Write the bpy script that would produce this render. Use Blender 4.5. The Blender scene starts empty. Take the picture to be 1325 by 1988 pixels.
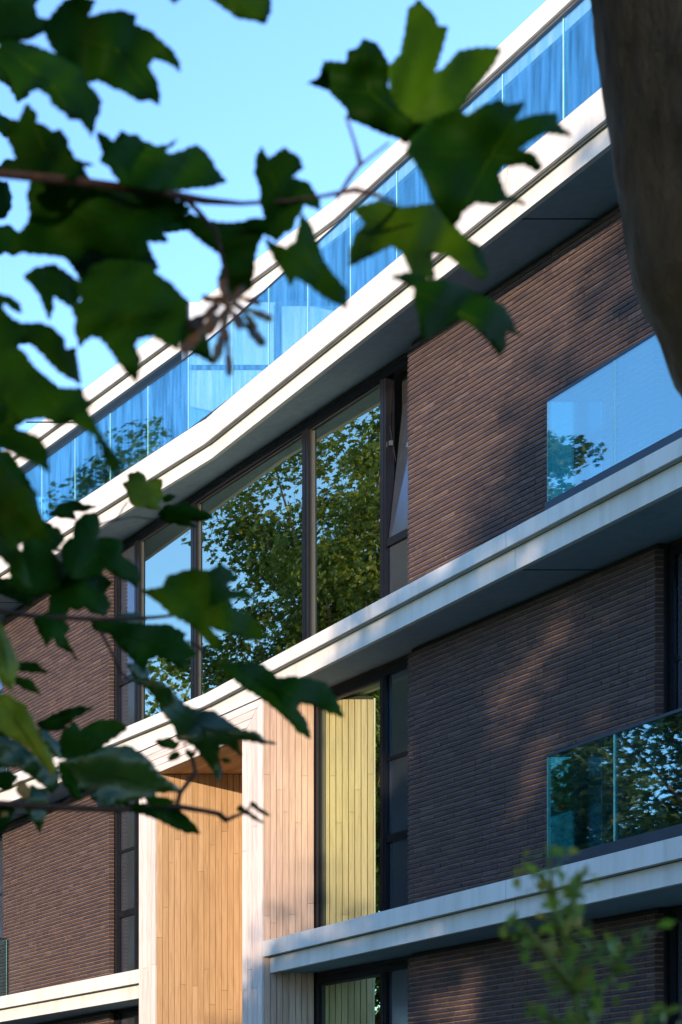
import bpy, math, random
import numpy as np
from mathutils import Vector, Matrix
R = math.radians
rng = random.Random(7)
scene = bpy.context.scene
col = scene.collection

# ------------------------------------------------------------------ camera
# Shift-lens camera standing 15.7 m in front of the facade, looking along the street (+Y).
F = 3285.0                      # focal length in photo pixels
CAMZ = 1.6
cam_d = bpy.data.cameras.new('camera')
cam = bpy.data.objects.new('camera', cam_d); col.objects.link(cam)
cam.location = (0, 0, CAMZ); cam.rotation_euler = (R(90), 0, 0)
cam_d.sensor_width = 36; cam_d.lens = F / 1988 * 36
cam_d.shift_x = (662.5 + 1640) / 1988
cam_d.shift_y = (2308 - 994) / 1988
cam_d.clip_start = .05; cam_d.clip_end = 3000
cam_d.dof.use_dof = True; cam_d.dof.focus_distance = 20.5
cam_d.dof.aperture_fstop = cam_d.lens / 5.6      # 5.6 mm wide opening
scene.camera = cam
# ------------------------------------------------------------------ light
TO_SUN = Vector((-.82, -.57, .19)).normalized()
SUN_EL = math.asin(TO_SUN.z); SUN_AZ = math.atan2(TO_SUN.x, TO_SUN.y)
world = bpy.data.worlds.new('World'); scene.world = world; world.use_nodes = True
wn = world.node_tree.nodes; wl = world.node_tree.links
sky = wn.new('ShaderNodeTexSky'); sky.sky_type = 'NISHITA'; sky.sun_disc = False
sky.sun_elevation = SUN_EL; sky.sun_rotation = SUN_AZ
sky.air_density = 1.0; sky.dust_density = .0; sky.ozone_density = 2.8; sky.altitude = 0
wl.new(sky.outputs[0], wn['Background'].inputs[0]); wn['Background'].inputs[1].default_value = .15
sun_d = bpy.data.lights.new('sun', 'SUN'); sun = bpy.data.objects.new('sun', sun_d); col.objects.link(sun)
sun_d.energy = 2.5; sun_d.angle = R(.53); sun_d.color = (1, .71, .43)
sun.rotation_euler = TO_SUN.to_track_quat('Z', 'Y').to_euler(); sun.location = (-40, -28, 20)
scene.view_settings.view_transform = 'Standard'; scene.view_settings.look = 'None'
scene.view_settings.exposure = 1.72; scene.view_settings.gamma = 1
scene.view_settings.use_white_balance = True; scene.view_settings.white_balance_temperature = 5750; scene.view_settings.white_balance_tint = 14
scene.cycles.max_bounces = 10; scene.cycles.transparent_max_bounces = 24
scene.cycles.use_denoising = True

# ------------------------------------------------------------------ helpers
def tag(o, label=None, cat=None, group=None, kind=None):
    if label: o['label'] = label
    if cat: o['category'] = cat
    if group: o['group'] = group
    if kind: o['kind'] = kind
    return o
def empty(name, loc):
    o = bpy.data.objects.new(name, None); col.objects.link(o); o.location = loc
    o.empty_display_size = .3
    return o
def attach(o, parent):
    if parent is not None:
        o.parent = parent
        if parent.type == 'EMPTY':
            o.matrix_parent_inverse = Matrix.Translation(-Vector(parent.location))
    return o
def link_mesh(name, me, parent=None, loc=(0, 0, 0)):
    o = bpy.data.objects.new(name, me); col.objects.link(o); o.location = loc
    return attach(o, parent)
class MB:
    def __init__(s): s.v = []; s.f = []
    def poly(s, vs, fs):
        b = len(s.v); s.v += [tuple(p) for p in vs]; s.f += [tuple(b + i for i in q) for q in fs]; return s
    def box(s, x0, x1, y0, y1, z0, z1):
        return s.poly([(x0,y0,z0),(x1,y0,z0),(x1,y1,z0),(x0,y1,z0),(x0,y0,z1),(x1,y0,z1),(x1,y1,z1),(x0,y1,z1)],
                      [(0,3,2,1),(4,5,6,7),(0,1,5,4),(1,2,6,5),(2,3,7,6),(3,0,4,7)])
    def prism(s, pts, z0, z1):                      # plan polygon (counter-clockwise), extruded in z
        n = len(pts)
        return s.poly([(x, y, z0) for x, y in pts] + [(x, y, z1) for x, y in pts],
                      [tuple(range(n - 1, -1, -1)), tuple(range(n, 2 * n))] + [(i, (i+1) % n, n + (i+1) % n, n + i) for i in range(n)])
    def slabx(s, pts, x0, x1):                      # polygon in (y, z), extruded in x
        n = len(pts)
        return s.poly([(x0, y, z) for y, z in pts] + [(x1, y, z) for y, z in pts],
                      [tuple(range(n - 1, -1, -1)), tuple(range(n, 2 * n))] + [(i, (i+1) % n, n + (i+1) % n, n + i) for i in range(n)])
    def tube(s, pts, rad, n=8, wob=0, seed=0):
        r_ = random.Random(seed); pts = [Vector(p) for p in pts]; rings = []
        for i, p in enumerate(pts):
            t = (pts[min(i+1, len(pts)-1)] - pts[max(i-1, 0)]).normalized()
            a = t.cross(Vector((.31, .9, .2))).normalized(); b = t.cross(a)
            rr = rad[i]; base = len(s.v)
            for k in range(n):
                th = 2 * math.pi * k / n; q = rr * (1 + wob * r_.uniform(-1, 1))
                s.v.append(tuple(p + a * math.cos(th) * q + b * math.sin(th) * q))
            rings.append(base)
        for i in range(len(rings) - 1):
            for k in range(n):
                s.f.append((rings[i]+k, rings[i]+(k+1) % n, rings[i+1]+(k+1) % n, rings[i+1]+k))
        s.f.append(tuple(rings[-1] + k for k in range(n))); s.f.append(tuple(rings[0] + n - 1 - k for k in range(n)))
        return s
    def build(s, name, mat, parent=None, smooth=False, fix=False):
        me = bpy.data.meshes.new(name); me.from_pydata(s.v, [], s.f)
        if fix:
            import bmesh
            bm = bmesh.new(); bm.from_mesh(me); bmesh.ops.recalc_face_normals(bm, faces=bm.faces); bm.to_mesh(me); bm.free()
        if smooth: me.polygons.foreach_set('use_smooth', [True] * len(me.polygons))
        me.materials.append(mat); me.update()
        return link_mesh(name, me, parent)
def part(name, mat, parent, *box):
    return MB().box(*box).build(name, mat, parent)
def at(px, py, d):                                  # a point at depth d metres, seen at a place of the photo
    return Vector(((px + 1640) / F * d, d, CAMZ + (2308 - py) / F * d))

# ------------------------------------------------------------------ materials
def mat(name):
    m = bpy.data.materials.new(name); m.use_nodes = True
    return m, m.node_tree.nodes, m.node_tree.links, m.node_tree.nodes['Principled BSDF']
def ramp(n, stops):
    r = n.new('ShaderNodeValToRGB'); e = r.color_ramp.elements
    while len(e) < len(stops): e.new(.5)
    for i, (p, c) in enumerate(stops): e[i].position = p; e[i].color = (*c, 1)
    return r
def noise(n, l, scale, detail=4, coord='Object', rough=.55, stretch=None):
    tc = n.new('ShaderNodeTexCoord'); nz = n.new('ShaderNodeTexNoise')
    nz.inputs['Scale'].default_value = scale; nz.inputs['Detail'].default_value = detail; nz.inputs['Roughness'].default_value = rough
    if stretch:
        mp = n.new('ShaderNodeMapping'); mp.inputs['Scale'].default_value = stretch
        l.new(tc.outputs[coord], mp.inputs[0]); l.new(mp.outputs[0], nz.inputs['Vector'])
    else: l.new(tc.outputs[coord], nz.inputs['Vector'])
    return nz
def bump(n, l, src, dest, strength, dist=.01):
    b = n.new('ShaderNodeBump'); b.inputs['Strength'].default_value = strength; b.inputs['Distance'].default_value = dist
    l.new(src, b.inputs['Height']); l.new(b.outputs[0], dest.inputs['Normal']); return b
def mixc(n, l, a, b, fac, mode='MIX'):
    m = n.new('ShaderNodeMixRGB'); m.blend_type = mode
    for i, v in ((0, fac), (1, a), (2, b)):
        if hasattr(v, 'is_output'): l.new(v, m.inputs[i])
        elif isinstance(v, tuple): m.inputs[i].default_value = (*v, 1)
        else: m.inputs[i].default_value = v
    return m.outputs[0]

def concrete(name, c1, c2, rough=.75):
    m, n, l, p = mat(name)
    a = noise(n, l, .9, 6, rough=.6, stretch=(1, 1, .35)); b = noise(n, l, 60, 3)
    r = ramp(n, [(.3, c1), (.7, c2)]); l.new(a.outputs[0], r.inputs[0])
    sp = ramp(n, [(.28, (.72, .70, .66)), (.36, (1, 1, 1))]); l.new(b.outputs[0], sp.inputs[0])
    st = noise(n, l, 1.0, 5, stretch=(9, 9, .5)); sr = ramp(n, [(.42, (1, 1, 1)), (.62, (.90, .885, .86)), (.75, (.80, .78, .74))]); l.new(st.outputs[0], sr.inputs[0])
    cc = mixc(n, l, r.outputs[0], sr.outputs[0], .8, 'MULTIPLY')
    l.new(mixc(n, l, cc, sp.outputs[0], .5, 'MULTIPLY'), p.inputs['Base Color'])
    p.inputs['Roughness'].default_value = rough; p.inputs['Specular IOR Level'].default_value = .3
    bump(n, l, b.outputs[0], p, .12, .004); return m
M = {}
M['fascia'] = concrete('pale_concrete', (.53, .52, .50), (.62, .615, .60))
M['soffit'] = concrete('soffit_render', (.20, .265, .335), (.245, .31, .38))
M['render'] = concrete('white_render', (.66, .66, .66), (.74, .74, .74))

def brick_mat():
    m, n, l, p = mat('brown_purple_brick')
    oi = n.new('ShaderNodeObjectInfo'); ge = n.new('ShaderNodeNewGeometry')
    ad = n.new('ShaderNodeMath'); ad.operation = 'ADD'; l.new(oi.outputs['Random'], ad.inputs[0]); l.new(ge.outputs['Random Per Island'], ad.inputs[1])
    fr = n.new('ShaderNodeMath'); fr.operation = 'FRACT'; l.new(ad.outputs[0], fr.inputs[0])
    r = ramp(n, [(0, (.035, .028, .036)), (.3, (.041, .032, .039)), (.6, (.047, .036, .041)), (.95, (.055, .041, .044)), (1.0, (.075, .06, .065))])
    l.new(fr.outputs[0], r.inputs[0])
    tc = n.new('ShaderNodeNewGeometry')
    nz = n.new('ShaderNodeTexNoise'); nz.inputs['Scale'].default_value = 22; nz.inputs['Detail'].default_value = 6; nz.inputs['Roughness'].default_value = .65
    l.new(tc.outputs['Position'], nz.inputs['Vector'])
    big = n.new('ShaderNodeTexNoise'); big.inputs['Scale'].default_value = 1.3; big.inputs['Detail'].default_value = 3; l.new(tc.outputs['Position'], big.inputs['Vector'])
    chalk = ramp(n, [(.56, (0, 0, 0)), (.74, (1, 1, 1))]); l.new(nz.outputs[0], chalk.inputs[0])
    bigr = ramp(n, [(.4, (.10, .10, .10)), (.65, (.60, .60, .60))]); l.new(big.outputs[0], bigr.inputs[0])
    fac = mixc(n, l, chalk.outputs[0], bigr.outputs[0], 1., 'MULTIPLY')
    c = mixc(n, l, r.outputs[0], (.27, .19, .165), fac)
    l.new(c, p.inputs['Base Color']); p.inputs['Roughness'].default_value = .7; p.inputs['Specular IOR Level'].default_value = .25
    fine = n.new('ShaderNodeTexNoise'); fine.inputs['Scale'].default_value = 90; fine.inputs['Detail'].default_value = 4; l.new(tc.outputs['Position'], fine.inputs['Vector'])
    bump(n, l, fine.outputs[0], p, .55, .006); return m
M['brick'] = brick_mat()
def simple(name, c, rough=.6, metal=0, nscale=None, var=.15, spec=.5):
    m, n, l, p = mat(name)
    p.inputs['Roughness'].default_value = rough; p.inputs['Metallic'].default_value = metal; p.inputs['Specular IOR Level'].default_value = spec
    nz = noise(n, l, nscale or 6, 4)
    r = ramp(n, [(.3, tuple(x * (1 - var) for x in c)), (.7, tuple(min(1, x * (1 + var)) for x in c))])
    l.new(nz.outputs[0], r.inputs[0]); l.new(r.outputs[0], p.inputs['Base Color']); return m
M['mortar'] = simple('tan_mortar', (.19, .120, .072), .9, 0, 30, .25)
M['gap'] = simple('black_membrane', (.008, .009, .012), .8)
M['frame'] = simple('dark_bronze_aluminium', (.008, .009, .012), .2, .0, 4, .12, .25)
M['gasket'] = simple('black_gasket', (.012, .012, .013), .5)
M['panel'] = simple('dark_vent_panel', (.17, .20, .25), .09, .85, 3, .1, .8)
M['rail'] = simple('navy_rail', (.03, .045, .07), .35, .5, 5, .1)
M['steel'] = simple('bright_steel', (.6, .58, .55), .3, 1, 20, .1)
M['room'] = simple('room_plaster', (.30, .28, .25), .9)
M['frost'] = simple('frosted_screen', (.72, .75, .78), .45, 0, 2, .06)
M['screenframe'] = simple('grey_screen_frame', (.10, .12, .14), .4, .3)

def wood(name, c1, c2, c3, grey):
    m, n, l, p = mat(name)
    oi = n.new('ShaderNodeObjectInfo')
    r = ramp(n, [(0, c1), (.5, c2), (1, c3)]); l.new(oi.outputs['Random'], r.inputs[0])
    ge = n.new('ShaderNodeNewGeometry'); mp = n.new('ShaderNodeMapping'); mp.inputs['Scale'].default_value = (38, 38, 2.2) if grey != 'h' else (38, 2.2, 38)
    l.new(ge.outputs['Position'], mp.inputs[0])
    nz = n.new('ShaderNodeTexNoise'); nz.inputs['Scale'].default_value = 1; nz.inputs['Detail'].default_value = 6; nz.inputs['Distortion'].default_value = .6
    l.new(mp.outputs[0], nz.inputs['Vector'])
    g = ramp(n, [(.3, (.72, .70, .68)), (.62, (1.05, 1.05, 1.05))]); l.new(nz.outputs[0], g.inputs[0])
    l.new(mixc(n, l, r.outputs[0], g.outputs[0], .75, 'MULTIPLY'), p.inputs['Base Color'])
    p.inputs['Roughness'].default_value = .6; p.inputs['Specular IOR Level'].default_value = .3
    bump(n, l, nz.outputs[0], p, .2, .004); return m
M['wood'] = wood('bounce_gold_cedar', (.45, .30, .150), (.50, .34, .18), (.55, .385, .215), 'v')  # gold of light bouncing inside the niche is put into this colour
M['wood_pink'] = wood('rosy_cedar', (.50, .36, .275), (.55, .40, .315), (.60, .45, .36), 'v')
M['wood_grey'] = wood('silvered_cedar', (.53, .46, .42), (.58, .51, .47), (.63, .57, .53), 'v')
M['wood_grey_h'] = wood('silvered_cedar_level', (.53, .46, .42), (.58, .51, .47), (.63, .57, .53), 'h')
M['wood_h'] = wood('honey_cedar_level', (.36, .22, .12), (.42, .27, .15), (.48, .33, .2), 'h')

def glass(name, tint, refl, fac, rough=.0, streak=0., ripple=0.):
    m = bpy.data.materials.new(name); m.use_nodes = True; n = m.node_tree.nodes; l = m.node_tree.links
    n.remove(n['Principled BSDF']); out = n['Material Output']
    tr = n.new('ShaderNodeBsdfTransparent'); tr.inputs[0].default_value = (*tint, 1)
    gl = n.new('ShaderNodeBsdfGlossy'); gl.inputs['Color'].default_value = (*refl, 1); gl.inputs['Roughness'].default_value = rough
    lw = n.new('ShaderNodeLayerWeight'); lw.inputs[0].default_value = .5
    mr = n.new('ShaderNodeMapRange'); mr.inputs['To Min'].default_value = fac * .75; mr.inputs['To Max'].default_value = min(1, fac * 1.35)
    l.new(lw.outputs['Facing'], mr.inputs['Value'])
    mx = n.new('ShaderNodeMixShader'); l.new(tr.outputs[0], mx.inputs[1]); l.new(gl.outputs[0], mx.inputs[2])
    f = mr.outputs[0]
    ge = n.new('ShaderNodeNewGeometry')
    if streak:
        mp = n.new('ShaderNodeMapping'); mp.inputs['Scale'].default_value = (9, 9, .7); l.new(ge.outputs['Position'], mp.inputs[0])
        nz = n.new('ShaderNodeTexNoise'); nz.inputs['Scale'].default_value = 1.6; nz.inputs['Detail'].default_value = 5; l.new(mp.outputs[0], nz.inputs['Vector'])
        r = n.new('ShaderNodeMapRange'); r.inputs['From Min'].default_value = .3; r.inputs['From Max'].default_value = .7
        r.inputs['To Min'].default_value = 1 - streak; r.inputs['To Max'].default_value = 1 + streak; l.new(nz.outputs[0], r.inputs['Value'])
        mu = n.new('ShaderNodeMath'); mu.operation = 'MULTIPLY'; l.new(f, mu.inputs[0]); l.new(r.outputs[0], mu.inputs[1]); f = mu.outputs[0]
    if ripple:
        nz2 = n.new('ShaderNodeTexNoise'); nz2.inputs['Scale'].default_value = 1.1; nz2.inputs['Detail'].default_value = 1; l.new(ge.outputs['Position'], nz2.inputs['Vector'])
        b = n.new('ShaderNodeBump'); b.inputs['Strength'].default_value = ripple; b.inputs['Distance'].default_value = .02
        l.new(nz2.outputs[0], b.inputs['Height']); l.new(b.outputs[0], gl.inputs['Normal'])
    l.new(f, mx.inputs[0]); l.new(mx.outputs[0], out.inputs[0]); return m
M['pane'] = glass('window_glass', (.42, .45, .40), (.92, 1.0, .86), .62, ripple=.04)
M['pane_green'] = glass('green_tinted_window_glass', (.42, .45, .40), (.84, 1.0, .62), .85, ripple=.03)
M['terrace_glass'] = glass('terrace_glass', (.64, .87, .96), (.58, .92, 1.0), .40, .02, .6, .10)
M['clear_pane'] = glass('penthouse_glass', (.75, .82, .85), (.85, .95, 1.0), .25)
M['curtain'] = simple('white_curtain', (.72, .71, .68), .9, 0, 3, .08)
M['balcony_glass'] = glass('balcony_glass', (.44, .76, .80), (.75, .95, 1), .38, 0, 0, .06)
M['glass_edge'] = simple('polished_glass_edge', (.45, .75, .68), .2, 0, 5, .1, 1.)

def leafmat(name, c1, c2, c3, transl=.35, rough=.4, spec=.5):
    m, n, l, p = mat(name)
    oi = n.new('ShaderNodeObjectInfo'); ge = n.new('ShaderNodeNewGeometry')
    ad = n.new('ShaderNodeMath'); ad.operation = 'ADD'; l.new(oi.outputs['Random'], ad.inputs[0]); l.new(ge.outputs['Random Per Island'], ad.inputs[1])
    fr = n.new('ShaderNodeMath'); fr.operation = 'FRACT'; l.new(ad.outputs[0], fr.inputs[0])
    r = ramp(n, [(0, c1), (.6, c2), (1, c3)]); l.new(fr.outputs[0], r.inputs[0])
    nz = noise(n, l, 16, 5); g = ramp(n, [(.3, (.5, .6, .5)), (.5, (.9, .95, .9)), (.72, (1.75, 1.5, 1.2))]); l.new(nz.outputs[0], g.inputs[0])
    c = mixc(n, l, r.outputs[0], g.outputs[0], 1., 'MULTIPLY')
    l.new(c, p.inputs['Base Color']); p.inputs['Roughness'].default_value = rough; p.inputs['Specular IOR Level'].default_value = spec
    tl = n.new('ShaderNodeBsdfTranslucent'); l.new(mixc(n, l, c, (1.3, 1.25, .5), 1., 'MULTIPLY'), tl.inputs[0])
    mx = n.new('ShaderNodeMixShader'); mx.inputs[0].default_value = transl
    l.new(p.outputs[0], mx.inputs[1]); l.new(tl.outputs[0], mx.inputs[2]); l.new(mx.outputs[0], n['Material Output'].inputs[0])
    return m
M['leaf'] = leafmat('sycamore_leaf', (.006, .036, .0004), (.016, .066, .0005), (.032, .082, .001), .42, .6, .06)
M['leaf_gloss'] = leafmat('glossy_sycamore_leaf', (.006, .042, .002), (.012, .056, .002), (.03, .075, .003), .25, .36, .7)
M['leaf_young'] = leafmat('young_sycamore_leaf', (.15, .20, .006), (.19, .23, .006), (.22, .25, .01), .45, .5, .15)
M['vein'] = leafmat('leaf_vein', (.03, .08, .002), (.04, .095, .003), (.05, .11, .004), .3, .6, .05)
M['leaf_dry'] = leafmat('dry_leaf', (.25, .12, .03), (.3, .14, .03), (.35, .18, .04), .35, .6)
M['crown'] = leafmat('tree_foliage', (.085, .12, .02), (.11, .145, .024), (.15, .165, .03), .4, .5, .3)
M['crown_shaded'] = leafmat('shaded_tree_foliage', (.035, .06, .012), (.055, .085, .015), (.09, .10, .02), .35, .5, .3)  # darker copy of the crown: shade of the mirrored trees put into leaf colour
M['shrub'] = leafmat('shrub_foliage', (.10, .19, .04), (.14, .22, .05), (.22, .19, .07), .45, .5, .2)
M['seed'] = leafmat('sycamore_keys', (.07, .03, .008), (.11, .05, .012), (.16, .085, .02), .3, .6)
def bark(name, c1, c2):
    m, n, l, p = mat(name)
    nz = noise(n, l, 3, 8, rough=.65, stretch=(6, 6, 1.2)); r = ramp(n, [(.3, c1), (.7, c2)]); l.new(nz.outputs[0], r.inputs[0])
    nb = noise(n, l, 14, 6, rough=.7, stretch=(3, 3, 1)); l.new(r.outputs[0], p.inputs['Base Color']); p.inputs['Roughness'].default_value = .85
    bump(n, l, nb.outputs[0], p, .9, .02); return m
M['bark'] = bark('dark_bark', (.035, .020, .010), (.23, .135, .068))
M['twig'] = bark('twig_bark', (.035, .014, .008), (.075, .030, .016))
def grass():
    m, n, l, p = mat('lawn'); nz = noise(n, l, .6, 8, rough=.7); r = ramp(n, [(.3, (.035, .07, .015)), (.7, (.07, .12, .025))])
    l.new(nz.outputs[0], r.inputs[0]); l.new(r.outputs[0], p.inputs['Base Color']); p.inputs['Roughness'].default_value = .9; return m
M['grass'] = grass()
M['paving'] = simple('grey_paving', (.30, .29, .27), .85, 0, 8, .2)

# ------------------------------------------------------------------ ground
g = MB().box(-900, 900, -900, 900, -.5, 0).build('lawn', M['grass']); tag(g, 'flat green lawn around the apartment building', kind='structure')
g = MB().box(12.2, 14.2, -60, 90, -.2, .012).build('garden_path', M['paving']); tag(g, 'grey paved path along the foot of the building', kind='structure')

# ------------------------------------------------------------------ apartment building
YC = 24.54                      # mirror axis of the bay
XW = 15.70                      # brick face
XG = 15.83                      # window frame face
YR0, YR1 = 14.3, 33.9           # extent built
B = empty('apartment_building', (XW, YC, 0))
tag(B, 'dark brick apartment building with pale concrete slab bands and glass balconies', 'building')
def fx(y, off=0):               # plan line of the lower slab fascia: a shallow V with its notch at YC
    return 15.325 - .0765 * abs(y - YC) + off
def strip(y0, y1, front, back, z0, z1, mb=None):
    mb = mb or MB(); return mb.prism([(front(y0), y0), (back(y0), y0), (back(y1), y1), (front(y1), y1)], z0, z1)
JOINTS = [18.49, YC, 2 * YC - 18.49]
def segs(y0, y1):
    ys = [y0] + [j for j in JOINTS if y0 + .1 < j < y1 - .1] + [y1]
    return [(ys[i] + (.004 if i else 0), ys[i+1] - (.004 if i < len(ys) - 2 else 0)) for i in range(len(ys) - 1)]
def slab(name, spans, z0, zl, zu, zt, zcap=None, dx=0, xback=20.0):
    """z0 soffit, zl top of lower fascia, zu underside of upper fascia, zt top of upper fascia"""
    core = MB()
    for (a, b) in spans:
        for (y0, y1) in ([(a, YC), (YC, b)] if a < YC < b else [(a, b)]):
            strip(y0, y1, lambda y: fx(y, dx + .05), lambda y: xback, z0 + .006, zt - .03, core)
            strip(y0, y1, lambda y: fx(y, dx - .055), lambda y: fx(y, dx + .1), zu + .022, zt - .02, core)
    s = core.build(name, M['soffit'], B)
    for (a, b) in spans:
        for y0, y1 in segs(a, b):
            strip(y0, y1, lambda y: fx(y, dx), lambda y: fx(y, dx + .07), z0, zl).build('fascia_panel', M['fascia'], s)
            u = strip(y0, y1, lambda y: fx(y, dx - .10), lambda y: fx(y, dx - .062), zu, zt)
            strip(y0, y1, lambda y: fx(y, dx - .062), lambda y: fx(y, dx + .25), zt - .018, zt - .001, u)
            strip(y0, y1, lambda y: fx(y, dx - .035), lambda y: fx(y, dx - .003), zu + .002, zu + .021, u)
            u.build('fascia_panel', M['fascia'], s)
        for j in JOINTS[::2]:
            if a < j < b: part('soffit_joint', M['gap'], s, fx(j, dx + .07), XW + .05, j - .006, j + .006, z0 - .0005, z0 + .02)
        if zcap:
            for y0, y1 in segs(a, b):
                strip(y0, y1, lambda y: fx(y, dx - .085), lambda y: fx(y, dx + .3), zt + .012, zcap).build('coping', M['fascia'], s)
            for (y0, y1) in [(a, YC), (YC, b)]:
                strip(y0, y1, lambda y: fx(y, dx - .06), lambda y: fx(y, dx + .28), zt - .001, zt + .012).build('coping_joint', M['gap'], s)
    return s
PY0, PY1 = 23.09, 2 * YC - 23.09          # timber portal sides (23.09 .. 25.99)
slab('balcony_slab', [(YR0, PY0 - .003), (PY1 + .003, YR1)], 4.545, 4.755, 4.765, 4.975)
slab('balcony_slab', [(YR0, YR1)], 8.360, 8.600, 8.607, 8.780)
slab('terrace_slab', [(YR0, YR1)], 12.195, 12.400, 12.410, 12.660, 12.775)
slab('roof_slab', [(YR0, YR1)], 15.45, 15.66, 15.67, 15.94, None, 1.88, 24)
FLOORS = [(0.0, 4.545), (4.975, 8.36), (8.78, 12.195)]
# inner shell: rooms behind the glass
part('room_wall', M['room'], B, 20.0, 20.3, YR0, YR1, 0, 12.6)
part('end_wall', M['room'], B, 16.1, 20.0, YR0 - .3, YR0 - .001, 0, 12.19)
part('end_wall', M['room'], B, 16.1, 20.0, YR1 + .001, YR1 + .3, 0, 12.19)
part('room_floor', M['room'], B, 16.0, 20.0, YR0, YR1, -.2, .05)

# ---- brick walls
BL, BH = .22, .0616
def brick_mesh(L, name):
    x0, d, c = 0, .095, .004
    l2, h2 = (L - .004) / 2, (BH - .0175) / 2
    v = [(0, -l2+c, -h2+c), (0, l2-c, -h2+c), (0, l2-c, h2-c), (0, -l2+c, h2-c),
         (c, -l2, -h2), (c, l2, -h2), (c, l2, h2), (c, -l2, h2), (d, -l2, -h2), (d, l2, -h2), (d, l2, h2), (d, -l2, h2)]
    f = [(0,3,2,1), (0,1,5,4), (1,2,6,5), (2,3,7,6), (3,0,4,7), (4,5,9,8), (5,6,10,9), (6,7,11,10), (7,4,8,11), (8,9,10,11)]
    me = bpy.data.meshes.new(name); me.from_pydata(v, [], f); me.materials.append(M['brick']); me.update(); return me, v, f
full_me, fv, ff = brick_mesh(BL, 'brick'); half_me, hv, hf = brick_mesh(BL / 2, 'half_brick')
all_bricks = []
walls = []
for (ya, yb) in ((17.713, 21.215), (2 * YC - 21.215, 2 * YC - 17.713)):
    for (z0, z1) in FLOORS:
        z0v = z0 if z0 > 1 else 2.5
        w = MB().box(XW + .018, XW + .10, ya + .012, yb - .006, z0 - (.0 if z0 < 1 else .1), z1 - .06)
        wall = w.build('brick_wall', M['mortar'], B); walls.append(wall)
        part('inner_leaf', M['gap'], wall, XW + .101, XW + .30, ya + .02, yb - .02, z0 - (.0 if z0 < 1 else .1), z1 - .001)
        part('shadow_gap', M['gap'], wall, XW + .05, XW + .099, ya + .01, yb - .01, z1 - .0595, z1 - .001)
        k = 0; prev = -1; z = z1 - .062 - BH / 2
        n_half = round((yb - ya) / (BL / 2))
        hw = (yb - ya) / n_half
        while z > z0v - .08:
            o = rng.choice([q for q in (0, 1) if q != prev or rng.random() < .3]); prev = o
            i = 0
            if o: all_bricks.append((wall, ya + hw / 2, z, 1)); i = 1
            while i < n_half:
                if i == n_half - 1 or rng.random() < .06:
                    all_bricks.append((wall, ya + hw * (i + .5), z, 1)); i += 1
                else:
                    all_bricks.append((wall, ya + hw * (i + 1), z, 2)); i += 2
            z -= BH
def brick_rank(b):
    px = XW * F / b[1] - 1640; py = 2308 - (b[2] - CAMZ) * F / b[1]
    ok = 0 <= px <= 1300 and 0 <= py <= 1988 and not (px > 1225 and py < 760)
    # hidden by the slab edges below
    for (zt, zs) in ((8.78, 8.36), (4.975, 4.545)):
        if zs < b[2] < zt + .42: ok = False
    return (0 if ok else 1, b[1])
all_bricks.sort(key=brick_rank)
rest = {}
for i, (wall, y, z, s) in enumerate(all_bricks):
    dx = rng.gauss(0, .0016); dy = rng.gauss(0, .001); dz = rng.gauss(0, .0009)
    if i < 300:
        o = link_mesh('brick', full_me if s == 2 else half_me, wall, (XW + dx, y + dy, z + dz)); o.rotation_euler = (rng.gauss(0, .004), 0, rng.gauss(0, .004))
    else:
        rest.setdefault(wall.name, []).append((y + dy, z + dz, dx, s))
for wall in walls:
    if wall.name not in rest: continue
    vs, fs = [], []
    for (y, z, dx, s) in rest[wall.name]:
        tv, tf = (fv, ff) if s == 2 else (hv, hf); b = len(vs); a = rng.gauss(0, .004)
        vs += [(XW + dx + p[0], y + p[1], z + p[2] + p[1] * a) for p in tv]; fs += [tuple(b + q for q in t) for t in tf]
    m = MB(); m.v = vs; m.f = fs; tag(m.build('brickwork', M['brick'], wall), kind='stuff')

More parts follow.
